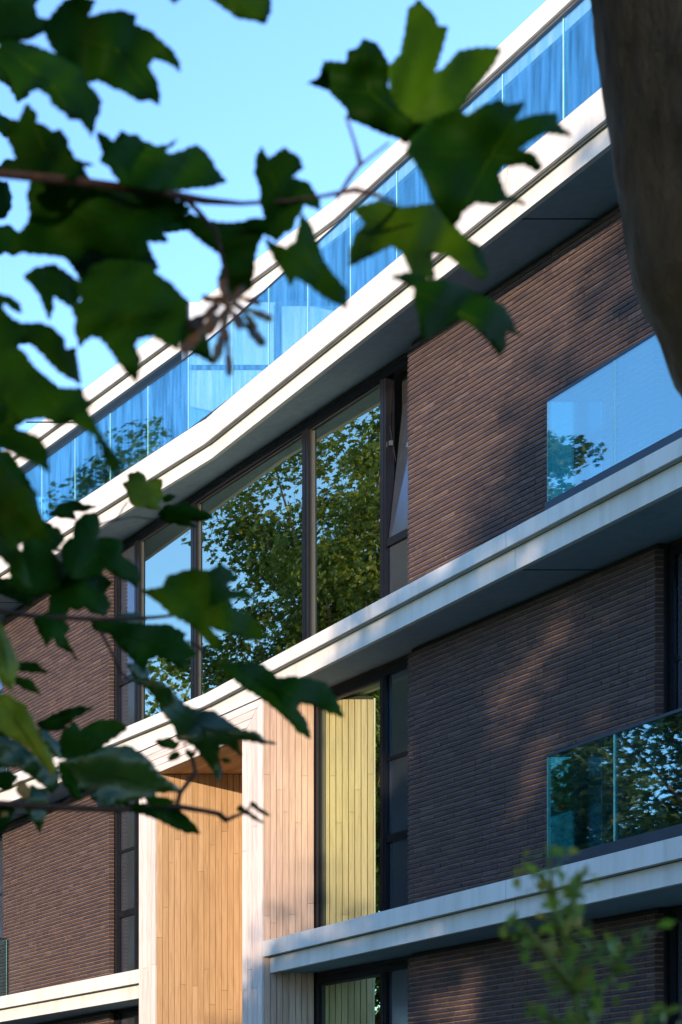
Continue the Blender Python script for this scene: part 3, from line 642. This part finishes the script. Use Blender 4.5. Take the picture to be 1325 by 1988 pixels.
SHAPES = [
 (D, 'leaf', [(88,44),(122,2),(150,-10),(187,0),(172,32),(204,24),(238,20),(265,29),(262,48),(292,59),(312,76),(333,95),(346,115),(352,139),(326,122),(299,114),(289,129),(304,153),(311,180),(311,204),(289,194),(272,197),(245,180),(217,170),(190,156),(166,163),(136,136),(102,95),(85,61)]),
 (D-.04, 'leaf', [(0,80),(-10,112),(20,150),(34,197),(51,185),(73,173),(92,183),(102,204),(122,217),(136,233),(156,234),(170,251),(178,268),(185,252),(186,238),(195,217),(199,197),(183,173),(166,160),(160,136),(136,119),(102,102),(61,85),(20,78)]),
 (D+.03, 'leaf', [(-14,-10),(78,-7),(68,14),(76,34),(92,37),(88,61),(61,76),(27,84),(-10,88)]),
 (D, 'leaf', [(53,200),(73,222),(71,238),(88,243),(102,255),(117,250),(131,268),(136,289),(149,309),(183,319),(163,326),(170,340),(143,350),(85,346),(51,343),(17,336),(7,319),(31,306),(20,282),(10,258),(20,231),(37,234),(44,217)]),
 (D, 'leaf', [(189,255),(204,262),(221,275),(234,253),(251,262),(262,260),(282,275),(306,284),(326,282),(346,267),(340,279),(316,299),(340,296),(360,289),(380,280),(397,292),(411,309),(421,329),(441,353),(408,363),(370,367),(306,372),(238,360),(224,343),(211,323),(194,313),(200,296),(190,272)]),
 (1.9, 'leaf', [(-10,215),(20,232),(36,238),(28,262),(12,268),(-10,250)]),
 (1.9, 'leaf', [(-10,330),(12,308),(28,312),(14,335),(0,345),(-10,350)]),
 (1.9, 'leaf', [(-10,350),(14,352),(22,375),(24,400),(10,425),(-10,425)]),
 (D+.02, 'leaf', [(52,380),(60,352),(104,350),(166,352),(260,370),(360,392),(362,405),(345,429),(315,439),(326,470),(286,470),(295,491),(266,508),(199,495),(183,491),(162,493),(154,512),(120,499),(83,495),(42,491),(17,495),(25,466),(54,433),(58,412)]),
 (D-.05, 'leaf', [(178,516),(208,504),(249,505),(291,512),(307,533),(332,549),(357,576),(365,582),(365,616),(353,641),(349,678),(324,670),(299,653),(270,657),(262,670),(274,695),(266,744),(249,728),(232,707),(216,682),(195,657),(178,653),(154,674),(145,641),(147,616),(137,595),(158,582),(141,541),(166,545)]),
 (D+.05, 'leaf', [(349,610),(374,620),(399,641),(407,674),(415,707),(386,690),(353,678)]),
 (D+.05, 'leaf', [(120,490),(200,480),(290,485),(310,520),(260,540),(200,530),(165,560),(150,530)]),
 (D+.04, 'leaf', [(46,537),(66,520),(104,512),(137,533),(158,553),(154,582),(137,595),(102,574),(106,595),(96,622),(89,603),(75,570),(58,549)]),
 (D, 'leaf', [(-8,570),(17,574),(37,587),(44,607),(29,603),(8,589),(6,599),(25,620),(46,628),(75,626),(104,636),(125,657),(129,678),(147,674),(158,745),(137,736),(116,724),(79,686),(54,661),(39,657),(30,700),(-10,700)]),
 (D-.05, 'leaf', [(0,695),(25,665),(50,686),(66,711),(87,728),(116,753),(158,753),(166,773),(178,782),(170,794),(195,840),(220,877),(237,906),(216,919),(208,902),(195,865),(183,844),(145,823),(137,819),(112,827),(87,811),(46,819),(21,790),(-8,765)]),
 (D, 'leaf', [(-8,822),(25,828),(46,836),(75,848),(91,869),(98,919),(75,902),(42,890),(21,877),(-8,869)]),
 (D+.08, 'leaf', [(-12,690),(20,720),(60,790),(48,818),(20,838),(-12,838)]),
 (D+.05, 'leaf', [(-8,887),(20,914),(51,945),(70,953),(75,982),(85,1009),(92,1033),(99,1057),(68,1043),(41,1057),(20,1070),(10,1043),(-8,1009)]),
 (D+.1, 'leaf', [(-8,965),(14,975),(20,1043),(44,1070),(48,1097),(61,1141),(41,1138),(20,1118),(16,1096),(0,1082),(-8,1080)]),
 (DL, 'leaf', [(44,1057),(68,1040),(92,1026),(112,1023),(126,1043),(119,1057),(102,1070),(119,1091),(129,1118),(102,1150),(68,1158),(20,1150),(10,1130),(44,1097)]),
 (DL, 'leaf', [(143,1043),(144,1016),(160,999),(183,994),(194,1009),(195,1029),(187,1046),(204,1043),(224,1045),(239,1057),(234,1077),(245,1084),(265,1097),(273,1118),(268,1141),(245,1128),(217,1114),(204,1104),(190,1118),(163,1125),(136,1124),(122,1101),(119,1063),(129,1050)]),
 (2.2, 'leaf', [(99,999),(112,979),(136,972),(153,972),(163,980),(190,982),(170,992),(143,994),(148,1009),(126,1006),(109,1002)]),
 (DY, YG, [(238,938),(250,933),(248,922),(268,914),(280,921),(285,938),(301,929),(316,931),(314,951),(318,968),(306,979),(316,989),(299,989),(272,985),(255,979),(250,965),(246,951)]),
 (DY, 'leaf', [(306,999),(319,982),(346,979),(357,973),(377,985),(404,995),(416,1006),(394,1011),(367,1012),(384,1024),(357,1021),(323,1014)]),
 (DY, 'leaf', [(316,966),(330,958),(343,963),(333,972),(318,975)]),
 (DL, 'leaf', [(119,1108),(149,1118),(177,1125),(204,1118),(183,1138),(204,1152),(217,1172),(207,1196),(183,1192),(163,1179),(149,1186),(136,1179),(126,1206),(136,1220),(126,1233),(139,1257),(153,1284),(136,1267),(115,1257),(102,1237),(92,1257),(78,1233),(65,1203),(95,1186),(98,1140)]),
 (DL+.05, 'leaf', [(170,1196),(197,1200),(238,1207),(282,1212),(326,1212),(363,1230),(357,1240),(367,1254),(384,1267),(374,1277),(363,1281),(357,1301),(333,1288),(306,1274),(289,1281),(282,1305),(258,1281),(234,1257),(211,1230),(183,1223)]),
 (DL-.2, 'leaf', [(272,1146),(317,1139),(324,1118),(348,1111),(373,1104),(407,1108),(425,1094),(446,1104),(460,1122),(442,1136),(449,1146),(477,1146),(498,1163),(480,1163),(446,1163),(456,1184),(480,1188),(498,1202),(519,1240),(491,1243),(463,1236),(428,1226),(407,1219),(428,1240),(437,1267),(414,1261),(390,1233),(369,1212),(335,1195),(307,1170),(286,1156)]),
 (DL-.1, 'leaf', [(394,1250),(407,1274),(428,1288),(463,1288),(505,1288),(526,1302),(539,1316),(567,1313),(595,1316),(630,1323),(651,1351),(668,1392),(644,1386),(605,1368),(585,1365),(578,1375),(595,1399),(605,1434),(581,1424),(560,1399),(532,1375),(505,1354),(477,1337),(449,1316),(428,1302),(401,1274)]),
 (DL, GL, [(248,1320),(279,1316),(303,1320),(324,1330),(338,1344),(359,1368),(387,1379),(414,1379),(442,1399),(470,1417),(498,1420),(519,1438),(539,1443),(512,1445),(484,1438),(463,1438),(470,1469),(442,1448),(428,1448),(425,1469),(432,1497),(425,1519),(411,1493),(394,1472),(376,1448),(359,1438),(345,1438),(338,1410),(314,1382),(300,1351),(276,1330)]),
 (DL, GL, [(197,1452),(217,1448),(251,1448),(272,1459),(292,1476),(302,1492),(316,1506),(340,1523),(353,1538),(326,1538),(302,1540),(306,1550),(279,1550),(238,1560),(204,1562),(183,1542),(163,1536),(143,1520),(122,1499),(115,1479),(153,1469),(183,1462)]),
 (DL+.03, 'leaf', [(122,1418),(146,1401),(156,1418),(170,1408),(190,1397),(217,1396),(238,1404),(248,1414),(231,1428),(204,1445),(190,1462),(153,1474),(115,1474),(112,1448)]),
 (DL+.06, 'leaf', [(71,1404),(95,1391),(126,1377),(153,1370),(183,1375),(163,1387),(143,1397),(119,1418),(92,1421),(82,1418)]),
 (DL, 'leaf', [(238,1557),(272,1560),(306,1564),(340,1564),(360,1581),(377,1598),(391,1618),(367,1618),(340,1608),(306,1591),(279,1581),(245,1574)]),
 (DL-.03, 'leaf', [(282,1550),(316,1547),(343,1554),(326,1564),(292,1562)]),
 (1.5, YG, [(-8,1343),(20,1350),(48,1367),(65,1397),(78,1431),(99,1462),(109,1486),(104,1509),(82,1482),(54,1452),(20,1431),(-8,1414)]),
 (1.5, YG, [(-8,1190),(7,1221),(20,1248),(37,1289),(24,1343),(7,1329),(-8,1309)]),
 (DL, 'leaf', [(30,1285),(68,1284),(95,1306),(68,1306),(30,1302)]),
 (DL, 'leaf', [(30,1312),(61,1319),(82,1350),(54,1340),(30,1329)]),
 (DL, GL, [(-8,1425),(34,1440),(75,1472),(115,1496),(115,1520),(102,1543),(82,1523),(68,1513),(34,1490),(-8,1490)]),
 (DL, GL, [(58,1523),(88,1533),(95,1557),(92,1577),(78,1618),(65,1598),(51,1574),(41,1554),(61,1547)]),
 (DL, 'leaf', [(-8,1554),(20,1564),(31,1571),(14,1605),(-8,1622)]),
 (DL, GL, [(62,1412),(92,1420),(115,1445),(118,1475),(95,1460),(78,1435)]),
 (DL, 'leaf', [(112,1480),(130,1495),(152,1525),(160,1552),(140,1545),(120,1518)]),
 (DL, DRY, [(32,1518),(44,1514),(60,1530),(61,1547),(48,1553),(34,1540)]),
 (DL, DRY, [(2,1576),(14,1574),(17,1588),(4,1592)]),
 (D, 'leaf', [(814,-2),(831,15),(844,30),(853,50),(871,52),(861,90),(851,120),(844,142),(863,130),(888,100),(923,92),(958,92),(973,95),(963,120),(938,154),(908,194),(888,219),(858,239),(809,240),(779,215),(759,184),(754,130),(779,100),(786,60),(791,20)]),
 (D+.05, 'leaf', [(759,130),(744,100),(729,82),(704,75),(694,92),(674,100),(672,120),(629,117),(619,149),(597,162),(634,174),(654,194),(674,214),(672,229),(709,244),(739,259),(769,269),(789,279),(819,259),(829,219),(799,189),(769,189),(754,169)]),
 (D-.05, 'leaf', [(789,294),(799,265),(839,230),(888,210),(908,224),(938,204),(968,194),(988,204),(1018,197),(1013,214),(1000,234),(1033,224),(1080,219),(1083,239),(1112,264),(1058,259),(1023,279),(1008,289),(1038,299),(1053,324),(1043,334),(1018,319),(978,324),(968,339),(983,379),(1013,389),(1023,398),(988,391),(958,398),(923,394),(898,413),(893,428),(878,438),(858,413),(839,389),(824,349),(809,319)]),
 (D+.02, 'leaf', [(684,403),(739,389),(779,403),(839,395),(870,413),(888,443),(908,463),(933,478),(953,538),(933,543),(898,518),(863,493),(839,493),(844,538),(809,543),(799,528),(779,488),(759,478),(729,493),(679,518),(679,488),(689,458),(709,433)]),
 (D, 'leaf', [(761,538),(789,528),(819,540),(858,543),(888,553),(923,568),(948,578),(978,593),(993,618),(1003,643),(1018,653),(983,643),(983,672),(971,692),(948,662),(918,633),(893,618),(858,643),(839,653),(819,662),(814,618),(804,583),(804,558)]),
 (D, 'leaf', [(507,284),(522,309),(550,286),(580,304),(590,326),(567,344),(599,354),(619,384),(624,408),(590,398),(585,413),(575,425),(570,445),(552,452),(540,470),(525,460),(490,448),(460,433),(490,423),(515,423),(505,393),(505,364),(495,339),(497,309)]),
 (D-.03, 'leaf', [(585,413),(604,438),(619,478),(629,508),(654,538),(674,563),(674,598),(629,578),(599,553),(575,538),(565,555),(550,528),(535,508),(520,478),(515,462),(540,476),(556,482),(575,465)]),
 (D+.02, 'leaf', [(345,427),(365,412),(407,429),(440,433),(490,429),(512,455),(500,480),(494,510),(494,528),(490,558),(465,578),(440,582),(423,545),(436,504),(423,491),(399,475),(374,454)]),
 (D, 'leaf', [(400,-10),(525,-15),(527,20),(515,47),(490,40),(460,35),(440,20)]),
 (D, 'leaf', [(322,-10),(356,-10),(340,8)]),
 (DL, 'leaf', [(458,1572),(466,1562),(478,1572),(490,1580),(508,1592),(515,1598),(500,1594),(484,1584),(470,1578)]),
 (DL, 'leaf', [(484,1558),(492,1556),(504,1568),(520,1578),(526,1584),(512,1581),(498,1572)]),
 (DL, 'leaf', [(325,1475),(332,1462),(346,1458),(352,1466),(345,1474),(332,1478)]),
 (DL, 'leaf', [(358,1438),(366,1460),(378,1458),(386,1445),(380,1466),(372,1475),(362,1466)]),
 (DL, 'leaf', [(428,1472),(440,1470),(450,1480),(440,1482)]),
]
SHAPES += [
 (1.7, 'leaf', [(-10,90),(30,110),(60,150),(58,185),(36,200),(20,170),(-10,150)]),
 (1.7, 'leaf', [(60,345),(110,330),(170,340),(190,365),(150,385),(100,380),(70,372)]),
 (1.7, 'leaf', [(-10,440),(18,436),(40,455),(52,480),(30,497),(10,490),(-10,500)]),
 (1.7, 'leaf', [(196,365),(250,368),(330,385),(370,405),(352,428),(300,440),(240,420),(200,400)]),
 (1.8, 'leaf', [(300,420),(352,424),(372,432),(366,446),(330,452),(300,446)]),
 (1.7, 'leaf', [(-10,596),(20,625),(60,632),(100,650),(118,690),(70,668),(38,668),(20,690),(-10,680)]),
 (1.8, 'leaf', [(-10,700),(40,690),(90,735),(140,770),(150,810),(100,815),(40,800),(-10,780)]),
 (1.8, 'leaf', [(-10,870),(20,880),(45,915),(66,950),(60,1000),(30,1010),(-10,990)]),
 (2.0, 'leaf', [(60,1000),(95,1015),(115,1035),(100,1062),(70,1060),(50,1030)]),
 (2.1, GL, [(90,1120),(130,1130),(165,1150),(160,1182),(130,1178),(100,1160)]),
 (2.0, 'leaf', [(150,1105),(190,1108),(220,1130),(205,1150),(180,1155),(155,1135)]),
 (2.0, 'leaf', [(-10,1120),(30,1125),(70,1150),(60,1178),(30,1165),(-10,1150)]),
 (2.1, GL, [(225,1195),(262,1188),(285,1204),(258,1214),(232,1210)]),
 (2.1, 'leaf', [(300,1440),(325,1432),(350,1442),(340,1456),(318,1452)]),
 (2.1, GL, [(170,1540),(215,1535),(250,1552),(230,1574),(195,1568)]),
 (2.1, 'leaf', [(-10,1500),(15,1496),(36,1506),(24,1530),(8,1535),(-10,1525)]),
 (2.1, GL, [(245,1290),(268,1286),(292,1305),(285,1325),(262,1318)]),
 (2.1, 'leaf', [(-10,1395),(30,1400),(66,1412),(80,1440),(50,1438),(-10,1428)]),
]
for i, (d, m, pts) in enumerate(SHAPES):
    leaf(TL, pts, d, m, i)
# hanging bunch of winged keys
for i, (tx, ty, w, c0) in enumerate([(531, 622, 17, (450, 590)), (515, 672, 20, (455, 610)), (415, 708, 17, (438, 610)), (446, 732, 14, (440, 640)), (362, 640, 26, (425, 590)), (352, 684, 26, (420, 610)), (476, 556, 18, (440, 600)),
                                     (410, 585, 18, (448, 570)), (500, 640, 14, (450, 580)), (392, 575, 14, (440, 590)), (470, 640, 16, (435, 580)), (430, 540, 18, (445, 600)), (400, 650, 18, (440, 600)), (508, 590, 12, (450, 575))]):
    a = Vector(c0); b = Vector((tx, ty)); q = (b - a); n = Vector((-q.y, q.x)).normalized()
    sh = [(0, -.25), (.15, -.4), (.3, -.15), (.6, -.45), (.88, -.5), (1, -.1), (.95, .3), (.7, .4), (.4, .15), (.15, .3), (0, .25)]
    leaf(TL, [tuple(a + q * u + n * w * v) for u, v in sh], D - .06 + .012 * (i % 5), 'seed', 200 + i, None, .1, 9).name = 'seed_key'

# leaning trunk at the right edge
TR = empty('leaning_tree', (2.62, 2.3, 0)); tag(TR, 'tree with dark leaning trunk at the right edge of the view', 'tree')
DT = 2.3
edge = [(1150, -600), (1160, -300), (1188, 0), (1206, 100), (1224, 220), (1240, 330), (1258, 430), (1272, 520), (1310, 610), (1344, 690), (1384, 780), (1420, 860), (1490, 1050), (1580, 1400)]
tp, trd = [], []
for i, (x, y) in enumerate(edge):
    w = 225 if y < 300 else 235 if y < 700 else 245
    a, b = Vector(edge[max(i - 1, 0)]), Vector(edge[min(i + 1, len(edge) - 1)]); t = (b - a).normalized()
    c = Vector((x, y)) + Vector((t.y, -t.x)) * w / 2
    tp.append(at(c.x, c.y, DT)); trd.append(w / 2 * DT / F)
tp = tp[::-1]; trd = trd[::-1]
tp = [Vector((2.62, 2.3, 0)), Vector((2.55, 2.3, .7)), Vector((2.42, 2.3, 1.5))] + [p for p in tp if p.z > 1.9]; trd = [.15, .115, .1] + trd[-(len(tp) - 3):]
tp += [Vector((1.75, 2.2, 4.6)), Vector((1.6, 2.1, 6.2)), Vector((1.55, 2.0, 8.0))]; trd += [.07, .05, .02]
from mathutils import noise as mnoise
def rough_trunk(pts, rad, name, parent, seg=44, step=.022):
    P, Q = [], []
    for i in range(len(pts) - 1):
        p0, p1, p2, p3 = pts[max(i-1, 0)], pts[i], pts[i+1], pts[min(i+2, len(pts)-1)]
        n = max(1, int((p2 - p1).length / step)) if p1.z > 1.9 and p1.z < 3.8 else max(1, int((p2 - p1).length / .1))
        for k in range(n):
            t = k / n
            P.append(.5 * ((2 * p1) + (p2 - p0) * t + (2 * p0 - 5 * p1 + 4 * p2 - p3) * t * t + (3 * p1 - p0 - 3 * p2 + p3) * t ** 3)); Q.append(rad[i] + (rad[i+1] - rad[i]) * t)
    P.append(pts[-1]); Q.append(rad[-1]); m = MB(); m.tube(P, Q, seg)
    for i, p in enumerate(P):
        for k in range(seg):
            v = Vector(m.v[i * seg + k]); d = (v - p); u = Vector((d.x / Q[i] * 2.6, d.y / Q[i] * 2.6, p.z * 7))
            ridge = 1 - abs(mnoise.noise(u * 1.6)) * 2; h = .06 * ridge + .025 * mnoise.noise(u * .45) + .02 * mnoise.noise(u * 5)
            m.v[i * seg + k] = tuple(p + d * (1 + h - .02))
    return m.build(name, M['bark'], parent, True)
rough_trunk(tp, trd, 'trunk', TR)
leaf_cloud('crown', [(1.4 + rng.gauss(0, 1.2), 1.4 + rng.gauss(0, 1.0), 7.6 + rng.gauss(0, .9)) for _ in range(60)], [.7] * 60, 60, .16, M['crown'], TR, 78)

# feathery shrub shoots at the lower right
SH = empty('garden_shrub', (.86 * 1.15, 1.15, 0)); tag(SH, 'feathery green shrub with thin upright shoots at the lower right', 'shrub')
DS = 1.15
shoots = [[(1170, 2500), (1150, 2200), (1130, 1990), (1105, 1880), (1085, 1780), (1068, 1690), (1062, 1640)],
          [(1130, 1990), (1160, 1930), (1200, 1880), (1235, 1820), (1260, 1800)], [(1120, 1930), (1060, 1850), (1020, 1800), (1000, 1785)],
          [(1095, 1830), (1110, 1760), (1130, 1700), (1140, 1680)], [(1150, 2080), (1110, 2000), (1050, 1965), (1020, 1960)], [(1150, 2080), (1220, 2010), (1290, 1970), (1320, 1955)],
          [(1110, 1900), (1150, 1860), (1185, 1835), (1200, 1820)], [(1078, 1740), (1050, 1700), (1030, 1700)]]
for i, s in enumerate(shoots):
    pts = [at(x, y, DS + .02 * math.sin(i * 2.1)) for x, y in s]
    if i == 0: pts = [Vector((SH.location.x, DS, 0)), Vector((SH.location.x + .03, DS, .8))] + pts
    MB().tube(pts, [.0026 * (1 - k / len(pts) * .75) for k in range(len(pts))], 5).build('stem', M['shrub'], SH, True)
cs = []
for i, s in enumerate(shoots):
    for (p, q) in zip(s[:-1], s[1:]):
        if p[1] > 2250: continue
        n = max(2, int(math.hypot(q[0] - p[0], q[1] - p[1]) / 9))
        for k in range(n): f = k / n; cs.append(tuple(at(p[0] + (q[0] - p[0]) * f, p[1] + (q[1] - p[1]) * f, DS + .02 * math.sin(i * 2.1))))
leaf_cloud('foliage', cs, [.015] * len(cs), 2, .0115, M['shrub'], SH, 79, False)
